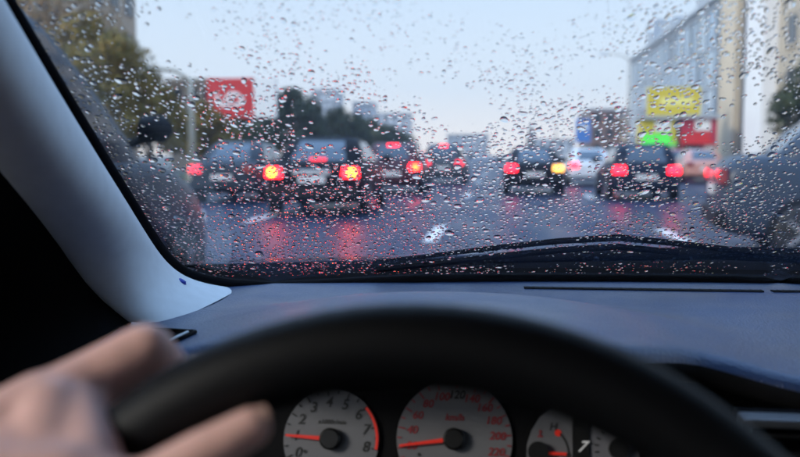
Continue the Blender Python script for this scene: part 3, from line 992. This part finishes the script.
# temperature gauge (left half of a dial)
tg_c = gp(553, 452)
pg = MB()
pol = [(-26, -24), (-25.5, 6), (-21, 20), (-13, 33), (-4, 40), (4, 42.5), (19, 42.5), (19, -24)]
pg.fan([(a * GS, b_ * GS, 0) for a, b_ in pol])
tg = gauge_obj(pg, 'temperature_gauge', M_face, tg_c, own)
tag(tg, 'small white temperature dial with red needle')
bpy.context.view_layer.update()
h = MB().tube([(0, 0, 0.0005), (0, 0, 0.006)], [0.0085, 0.0085], 20)
gchild(h, 'needle_hub', M_hub, gp(538, 452), tg)
nb = MB().box((0.011, 0, 0.003), (0.0095, 0.0012, 0.0006))
gchild(nb, 'needle', M_needle, gp(541, 453), tg)
gtext('H', 0.0085, M_ink, gp(553, 427, 0.0006), tg)
gtext('\u2022', 0.020, M_needle, gp(558, 434, 0.0006), tg, 'warning_dot', 0)
ic = MB().box((0, 0, 0.0006), (0.0006, 0.0026, 0.0002)).box((0, -0.0028, 0.0006), (0.0022, 0.0006, 0.0002)).box((0.0012, 0.0012, 0.0006), (0.0010, 0.0004, 0.0002))
gchild(ic, 'thermometer_mark', M_inkred, gp(540, 433), tg)
gchild(arc_strip(0.0225, 0.024, 0, 45, 12, 0.0006), 'scale_arc', M_ink, gp(540, 453), tg)
# display strip and fuel gauge
ds = MB().box((0, 0, 0), (7.5 * GS, 26 * GS, 0.002))
dso = gauge_obj(ds, 'display_strip', M_hub, gp(581, 440), own)
bpy.context.view_layer.update()
gtext('7', 0.0125, mat('display_digit', (0.5, 0.5, 0.5), 0.5, emit=(1, 1, 1), estr=0.08), gp(580.5, 447, 0.003), dso, 'numeral', 0.5)
pg = MB()
pg.fan([(a * GS, b_ * GS, 0) for a, b_ in [(-25, -24), (-25, 30), (-15, 33), (0, 27), (13, 15), (22, 0), (25, -24)]])
M_face_d = mat('dial_grey', (0.16, 0.16, 0.18), 0.5)
fg = gauge_obj(pg, 'fuel_gauge', M_face_d, gp(615, 452), own)
tag(fg, 'dim grey fuel dial right of the dark display strip')
bpy.context.view_layer.update()
tk = MB()
for k in range(4):
    a = 190 - k * 18
    tk.box((0.0175 * math.cos(R(a)), 0.0175 * math.sin(R(a)), 0.0006), (0.0016, 0.0006, 0.0002), Matrix.Rotation(R(a), 3, 'Z'))
gchild(tk, 'tick_scale', M_ink, gp(618, 449), fg)
gchild(MB().tube([(0, 0, 0.0005), (0, 0, 0.006)], [0.008, 0.008], 20), 'needle_hub', M_hub, gp(618, 449), fg)

# ------------------------------------------------------------------ steering wheel
WC = Vector((-0.030, 0.252, E0 - 0.237))
WT = R(22)
WX, WU = Vector((1, 0, 0)), Vector((0, math.sin(WT), math.cos(WT)))
WN = WX.cross(WU)
WN = -WN if WN.y > 0 else WN                             # towards the driver
RM, RT = 0.176, 0.0165
pts = [WC + (WX * math.cos(2 * math.pi * k / 96) + WU * math.sin(2 * math.pi * k / 96)) * RM for k in range(96)]
mb = MB()
rws = []
for k in range(96):
    a = 2 * math.pi * k / 96
    o_ = WX * math.cos(a) + WU * math.sin(a)
    rws.append([pts[k] + o_ * RT * math.cos(q) + WN * RT * 0.93 * math.sin(q) for q in [2 * math.pi * j / 20 for j in range(20)]])
rws.append(rws[0])
swh = mb.grid(rws, close_u=True).build('steering_wheel', M_leather, own, smooth=True)
tag(swh, 'black leather steering wheel rim')
for o_, nme in ((Vector((1, 0, 0)), 'spoke'), (Vector((-1, 0, 0)), 'spoke'), (-WU, 'spoke')):
    d_ = o_ if o_.x else -WU
    mb = MB()
    pp = [WC + d_ * t + WN * (-0.03 + 0.03 * (t / RM) ** 2) for t in (0.06, 0.10, 0.14, 0.17)]
    mb.tube(pp, [0.030, 0.022, 0.018, 0.016], 12, flat=0.45, up=tuple(WN))
    mb.build('spoke', M_leather, swh, smooth=True)
mb = MB()
rws = []
for z_, r_ in ((-0.06, .055), (-0.045, .075), (-0.02, .08), (-0.008, .07), (-0.002, .045), (0, .01)):
    rws.append([WC + WN * z_ + (WX * math.cos(2 * math.pi * j / 28) * r_ * 1.05 + WU * math.sin(2 * math.pi * j / 28) * r_ * 0.9) for j in range(28)])
mb.grid(rws, close_u=True).fan(rws[-1])
mb.build('airbag_cover', M_black, swh, smooth=True)
MB().tube([WC - WN * 0.055, WC - WN * 0.20, WC - WN * 0.42], [0.05, 0.055, 0.06], 18).build('steering_column', M_black, own, smooth=True)

# ------------------------------------------------------------------ wiper, cowl, bonnet outside
M_wip = mat('wiper_black', (0.006, 0.006, 0.007), 0.9, spec=0.0)
M_bon = mat('bonnet_paint', (0.014, 0.017, 0.026), 0.25, coat=1)
wp = [ws_pix(a, b_, off=0.012) for a, b_ in ((376, 269), (430, 264), (500, 255.5), (560, 249.5), (620, 246), (680, 252), (740, 259), (800, 265), (860, 270))]
wo = MB().tube(wp, [.002, .0035, .0045, .005, .0055, .005, .005, .005, .005], 8, flat=0.8).build('wiper', M_wip, own, smooth=True)
MB().tube([p + Vector((0, 0.004, -0.012)) for p in wp[:6]], 0.0045, 6).build('wiper_blade', M_rubber, wo)
MB().tube([ws_pix(a, b_, off=0.016) for a, b_ in ((470, 271), (600, 266), (720, 264), (830, 268))], [.005, .008, .009, .01], 8).build('wiper_arm', M_wip, own, smooth=True)
rows, rows2 = [], []
for k in range(24):
    x = -0.52 + 1.75 * k / 23
    y0 = ws_y(x, -0.190) + 0.016
    crown = 0.016 * smooth01((x + 0.25) / 0.45) * smooth01((1.15 - x) / 0.3)
    r_ = [Vector((x, y0 + 0.26 * t, E0 - 0.190 + 0.008 * t + crown * t - 0.006 * math.sin(math.pi * t))) for t in np.linspace(0, 1, 7)]
    rows2.append(r_)
    e = r_[-1]
    rows.append([e + Vector((0, 0.004 + 1.0 * t, 0.002 - 0.075 * t - 0.12 * t ** 2.4)) for t in np.linspace(0, 1, 12)])
MB().grid(rows2).build('cowl', M_wip, own, smooth=True)
MB().grid(rows).build('bonnet', M_bon, own, smooth=True)

# ------------------------------------------------------------------ cabin shell (roof, doors, rear) round the camera
ZR = 0.215
sh = MB()
yt = [ws_y(x, ZR) for x in np.linspace(-0.55, 1.25, 13)]
r0 = [Vector((x, y + 0.03, E0 + ZR - 0.012)) for x, y in zip(np.linspace(-0.55, 1.25, 13), yt)]
r1 = [Vector((x, y - 0.10, E0 + ZR + 0.01)) for x, y in zip(np.linspace(-0.55, 1.25, 13), yt)]
r2 = [Vector((x, -0.6, E0 + ZR + 0.05)) for x in np.linspace(-0.55, 1.25, 13)]
r3 = [Vector((x, -1.5, E0 + ZR + 0.0)) for x in np.linspace(-0.55, 1.25, 13)]
sh.grid([r0, r1, r2, r3])
sh.grid([[p + Vector((0, 0, 0.03)) for p in r] for r in (r3, r2, r1, r0)])
sh.build('roof', M_lining, own, smooth=True)
def side(x, sgn, y_sail):
    d = MB()
    zlo, zs, zt = E0 - 0.95, E0 - 0.19, E0 + ZR + 0.03
    X = x
    d.box((X, -0.2, (zlo + zs) / 2), (0.03, 1.35, (zs - zlo) / 2))                       # door and wing below the sill
    d.box((X, -1.25, (zs + zt) / 2 + .0005), (0.028, 0.30, (zt - zs) / 2))                 # rear quarter
    d.box((X, -0.43, (zs + zt) / 2 + .0005), (0.028, 0.05, (zt - zs) / 2))                 # middle pillar
    return d
side(-0.56, -1, 0).build('door_panel', M_black, own)
side(1.26, 1, 0).build('door_panel', M_black, own)
for sx in (-0.02, 0.74):  # unseen front seats, added to block light from behind the wheel
    st_ = MB().box((sx, -0.62, E0 - 0.40), (0.25, 0.07, 0.36), Matrix.Rotation(R(-12), 3, 'X')).build('added_seat', M_black, own, bevel=0.05)
    MB().box((sx, -0.36, E0 - 0.78), (0.26, 0.27, 0.08)).build('added_cushion', M_black, st_, bevel=0.04)
    MB().box((sx, -0.72, E0 + 0.08), (0.14, 0.05, 0.10)).build('added_headrest', M_black, st_, bevel=0.03)
MB().box((0.35, -1.36, E0 - 0.35), (0.80, 0.09, 0.40)).build('rear_seat', M_black, own, bevel=0.05)
# mirror sail: black triangle between door and pillar
sx = -0.545
MB().quad((sx, 1.12, E0 - 0.2), (sx, 0.56, E0 - 0.2), (sx, 0.52, E0 - 0.02), (sx, 0.60, E0 + 0.12), (sx, 0.75, E0 + 0.06)).build('mirror_sail', M_black, own)
d = MB()
d.box((0.35, -1.56, E0 - 0.5), (0.94, 0.04, 0.42)).box((-0.35, -1.56, E0 + 0.08), (0.22, 0.04, 0.16)).box((1.05, -1.56, E0 + 0.08), (0.22, 0.04, 0.16))
d.build('rear_panel', M_black, own)
MB().box((0.35, -0.2, E0 - 0.97), (0.95, 1.4, 0.02)).build('floor', M_black, own)
MB().box((0.35, 1.17, E0 - 0.58), (0.95, 0.02, 0.375)).build('bulkhead', M_black, own)
for x in (-0.56, 1.26):
    MB().box((x, 0.10, E0 + 0.02), (0.002, 0.475, 0.215)).build('side_window', M_glass, own)

# ================================================================== HAND
M_skin = mat('skin', (0.84, 0.51, 0.45), 0.5, spec=0.4, var=0.10, vscale=70, bump=0.12, bscale=400, sss=0.15)
def capsule(mb, a, b_, ra, rb, seg=14):
    d = (b_ - a)
    L_ = d.length
    t = d.normalized()
    P, Rr = [], []
    for k in range(1, 6):
        q = R(90 * k / 6)
        P.append(a - t * ra * math.cos(q)); Rr.append(ra * math.sin(q))
    P.append(a); Rr.append(ra); P.append(b_); Rr.append(rb)
    for k in range(5, 0, -1):
        q = R(90 * k / 6)
        P.append(b_ + t * rb * math.cos(q)); Rr.append(rb * math.sin(q))
    mb.tube(P, Rr, seg)
hb = MB()
def chain(j):
    for (p, r_), (p2, r2_) in zip(j, j[1:]):
        capsule(hb, p, p2, r_, r2_)
wrist = pix(-95, 500, 0.295)
mcp_i = pix(42, 408, 0.332)
idx = [(mcp_i, .0140), (pix(92, 380, .346), .0128), (pix(146, 351, .356), .0124), (pix(170, 372, .376), .0100), (pix(186, 398, .384), .0086)]
mid = [(pix(12, 440, .338), .0125), (pix(98, 418, .372), .0105), (pix(140, 425, .390), .0092), (pix(165, 448, .388), .0082)]
rng_ = [(pix(-10, 475, .338), .012), (pix(70, 470, .372), .010), (pix(110, 478, .388), .0088), (pix(130, 500, .384), .0078)]
lit = [(pix(-25, 515, .332), .011), (pix(40, 525, .362), .0088), (pix(72, 535, .374), .0078), (pix(90, 552, .370), .007)]
thb = [(pix(-40, 500, .285), .019), (pix(62, 492, .288), .0165), (pix(140, 496, .292), .0118), (pix(200, 457, .300), .0098), (pix(252, 427, .306), .0080)]
for j in (idx, mid, rng_, lit, thb):
    chain(j)
for j in (idx, mid, rng_, lit):
    capsule(hb, wrist, j[0][0], .020, j[0][1] * 1.1)
capsule(hb, mcp_i, thb[1][0], .013, .0125)
capsule(hb, pix(78, 412, .330), pix(88, 470, .300), .0120, .0135)
capsule(hb, pix(50, 415, .325), pix(40, 480, .298), .0150, .0160)
capsule(hb, mid[0][0], thb[1][0], .013, .012)
capsule(hb, pix(10, 450, .318), pix(0, 480, .295), .016, .016)
capsule(hb, wrist, thb[0][0], .021, .017)
elbow = Vector((-0.33, 0.02, E0 - 0.37))
capsule(hb, wrist, wrist.lerp(elbow, 0.35), .024, .030, 18)
capsule(hb, wrist.lerp(elbow, 0.35), elbow, .030, .040, 18)
hand = hb.build('person', M_skin, None, smooth=True)
rm = hand.modifiers.new('remesh', 'REMESH'); rm.mode = 'VOXEL'; rm.voxel_size = 0.0022; rm.use_smooth_shade = True
sm = hand.modifiers.new('smooth', 'SMOOTH'); sm.iterations = 9; sm.factor = 0.55
tag(hand, 'bare left hand and forearm gripping the black steering wheel', 'person')
# thumb nail and dark sleeve
tip, ip = thb[-1][0], thb[-2][0]
dt = (tip - ip).normalized()
nc = ip.lerp(tip, 0.98) + CU * 0.0052 - CF * 0.0030
nm = MB()
nx_ = dt.cross((CU * 0.8 - CF * 0.5)).normalized()
ny_ = nx_.cross(dt)
rws = []
for u in np.linspace(-1, 1, 7):
    rws.append([nc + dt * 0.0065 * u + nx_ * 0.0045 * v * (1 - 0.25 * max(0, u) ** 2) - ny_ * (0.0018 * v * v + 0.0008 * u * u) for v in np.linspace(-1, 1, 7)])
nm.grid(rws).build('thumb_nail', mat('nail', (0.62, 0.40, 0.34), 0.3), hand, smooth=True)
sv = MB()
rws = []
for k in range(10):
    t = 0.42 + 0.62 * k / 9
    p = wrist.lerp(elbow, t)
    dd = (elbow - wrist).normalized()
    xx = dd.cross(Vector((0, 0, 1))).normalized(); yy = xx.cross(dd)
    rr_ = 0.040 + 0.012 * k / 9 + 0.002 * math.sin(k * 2.2)
    rws.append([p + xx * rr_ * math.cos(q) + yy * rr_ * math.sin(q) for q in [2 * math.pi * j / 24 for j in range(24)]])
sv.grid(rws, close_u=True).build('sleeve', mat('dark_cloth', (0.02, 0.02, 0.024), 0.9), hand, smooth=True)

# ================================================================== RAIN ON THE GLASS
def water():
    M = bpy.data.materials.new('rain_water')
    M.use_nodes = True
    n, l = M.node_tree.nodes, M.node_tree.links
    n.clear()
    o = n.new('ShaderNodeOutputMaterial')
    gl = n.new('ShaderNodeBsdfGlass')
    gl.inputs['IOR'].default_value = 1.333
    gl.inputs['Roughness'].default_value = 0.0
    l.new(gl.outputs[0], o.inputs['Surface'])
    return M
M_water = water()
def drop_shape(seed, SEG=16, RNG=5):
    rs = np.random.default_rng(seed)
    ph = rs.uniform(0, 6.28, 4); am = rs.uniform(0, 1, 4) * np.array([.18, .20 if seed % 3 else .42, .10, .06])
    ang = np.arange(SEG) * 2 * np.pi / SEG
    out = 1 + sum(am[k] * np.cos((k + 1) * ang + ph[k]) for k in range(4))
    V, F = [], []
    ct = R(rs.uniform(9, 28))                         # contact angle
    for i in range(RNG):
        s_ = math.cos(R(90 * i / RNG) * 1.0) if i else 1.0
        rad = s_
        # spherical cap profile
        rs_ = 1 / math.sin(ct)
        z = math.sqrt(max(0, rs_ ** 2 - rad ** 2)) - rs_ * math.cos(ct)
        o_ = 1 + (out - 1) * rad
        for j in range(SEG):
            V.append((math.cos(ang[j]) * rad * o_[j], math.sin(ang[j]) * rad * o_[j], z))
    V.append((0, 0, 1 / math.sin(ct) - math.cos(ct) / math.sin(ct)))
    top = len(V) - 1
    for i in range(RNG - 1):
        for j in range(SEG):
            j2 = (j + 1) % SEG
            F.append((i * SEG + j, i * SEG + j2, (i + 1) * SEG + j2, (i + 1) * SEG + j))
    for j in range(SEG):
        F.append(((RNG - 1) * SEG + j, (RNG - 1) * SEG + (j + 1) % SEG, top))
    nb_ = len(V)
    for j in range(SEG):
        V.append((V[j][0], V[j][1], 0.0))
    F.append(tuple(nb_ + j for j in reversed(range(SEG))))
    for j in range(SEG):
        j2 = (j + 1) % SEG
        F.append((nb_ + j, nb_ + j2, j2, j))
    return np.array(V), F
SH = [drop_shape(100 + k) for k in range(14)]
SL = [drop_shape(200 + k, 9, 3) for k in range(14)]
def drop_mesh(k):
    me = bpy.data.meshes.new('raindrop')
    me.from_pydata(SH[k][0].tolist(), [], SH[k][1])
    bm_ = bmesh.new(); bm_.from_mesh(me); bmesh.ops.remove_doubles(bm_, verts=bm_.verts, dist=1e-6)
    bmesh.ops.dissolve_degenerate(bm_, edges=bm_.edges, dist=1e-7); bm_.to_mesh(me); bm_.free()
    me.polygons.foreach_set('use_smooth', [len(p.vertices) <= 4 for p in me.polygons])
    me.set_sharp_from_angle(angle=R(30))
    me.materials.append(M_water)
    return me
DM = [drop_mesh(k) for k in range(14)]

X0, X1, Z0, Z1 = -0.44, 1.16, -0.160, 0.195
cell = 0.006
gridh = {}
drops = []
slant = 1 / math.sin(math.atan(RAKE))
def try_drop(x, zr, r_):
    s_ = zr * slant
    gx, gs = int(x // cell), int(s_ // cell)
    for i in range(-2, 3):
        for j in range(-2, 3):
            for (a, b_, c__) in gridh.get((gx + i, gs + j), ()):
                if (a - x) ** 2 + (b_ - s_) ** 2 < ((c__ + r_) * 1.04) ** 2:
                    return False
    gridh.setdefault((gx, gs), []).append((x, s_, r_))
    drops.append((x, zr, r_))
    return True
targets = [(0.0046, 0.0062, 60), (0.0036, 0.0046, 180), (0.0028, 0.0038, 620), (0.0020, 0.0028, 4300), (0.0013, 0.0020, 9400), (0.0006, 0.0013, 8000)]
from mathutils import noise as mnoise
for lo, hi, n_ in targets:
    got = tries = 0
    while got < n_ and tries < n_ * 8:
        tries += 1
        x = rng.uniform(X0, X1); zr = rng.uniform(Z0, Z1)
        dens = 0.35 + 0.65 * mnoise.noise(Vector((x * 14, zr * slant * 14, 3.3))) * 1.6 + 0.25
        swept = smooth01((zr - 0.03) / 0.08) * (1 - smooth01((x - 0.07) / 0.07)) * smooth01((x + 0.36) / 0.10)
        dens = dens * (0.4 + 0.6 * smooth01((zr + 0.145) / 0.03)) - 0.55 * swept
        if x < -0.27 and zr < -0.04: dens += 0.5
        elif x < 0.02 and zr < 0.01: dens += 0.35
        if rng.uniform() > dens: continue
        if try_drop(x, zr, rng.uniform(lo, hi) * (1.0 - 0.3 * swept)): got += 1
drops.sort(key=lambda d: -d[2])
def drop_matrix(x, zr, r_):
    n_ = ws_n(x, zr)
    p = ws_p(x, zr, 0.00025)
    up = Vector((0, -1 / RAKE, 1)).normalized()
    rt = up.cross(n_).normalized()
    a = rng.normal(0, 0.5)
    u2 = up * math.cos(a) + rt * math.sin(a); r2_ = n_.cross(u2) * -1
    r2_ = u2.cross(n_)
    st_ = rng.uniform(1.0, 1.35)
    M_ = Matrix((r2_ * r_, u2 * r_ * st_, n_ * r_ * rng.uniform(0.75, 1.1))).transposed().to_4x4()
    M_.translation = p
    return M_
big, small = [], []
for d_ in drops:
    px, py, k_ = project(ws_p(d_[0], d_[1]))
    if len(big) < 300 and d_[2] > 0.0026 and 30 < px < 795 and 2 < py < 268 and (py < 1.62 * px + 0):
        big.append(d_)
    else:
        small.append(d_)
for i, d_ in enumerate(big):
    o = link('raindrop', DM[i % 14])
    o.matrix_world = drop_matrix(*d_)
    tag(o, 'large clear raindrop clinging to the outside of the windscreen', 'raindrop', 'large raindrops on the windscreen')
VV, FF, base_ = [], [], 0
for i, d_ in enumerate(small):
    V, F = (SH if d_[2] > 0.0015 else SL)[i % 14]
    M_ = np.array(drop_matrix(*d_))
    VV.append(V @ M_[:3, :3].T + M_[:3, 3])
    FF += [tuple(base_ + q for q in f) for f in F]
    base_ += len(V)
me = bpy.data.meshes.new('rain_droplets')
me.from_pydata(np.concatenate(VV).tolist(), [], FF)
me.polygons.foreach_set('use_smooth', [len(p.vertices) <= 4 for p in me.polygons])
o = link('rain_droplets', me, M_water)
tag(o, 'fine rain droplets covering the whole windscreen', 'raindrops', kind='stuff')
print('drops', len(big), len(small), 'tris~', sum(len(p.vertices) - 2 for p in me.polygons))

# ================================================================== RAIN MIST
hz = MB().box((0, 180, 17), (130, 270, 18.3))
ho = hz.build('haze', None)
HM = bpy.data.materials.new('rain_mist')
HM.use_nodes = True
HM.node_tree.nodes.clear()
_o = HM.node_tree.nodes.new('ShaderNodeOutputMaterial')
_v = HM.node_tree.nodes.new('ShaderNodeVolumePrincipled')
_v.inputs['Color'].default_value = (0.86, 0.92, 1.0, 1)
_v.inputs['Density'].default_value = 0.0008
_v.inputs['Anisotropy'].default_value = 0.2
HM.node_tree.links.new(_v.outputs[0], _o.inputs['Volume'])
ho.data.materials.append(HM)
tag(ho, 'thin pale rain mist over the whole street', 'mist', kind='stuff')
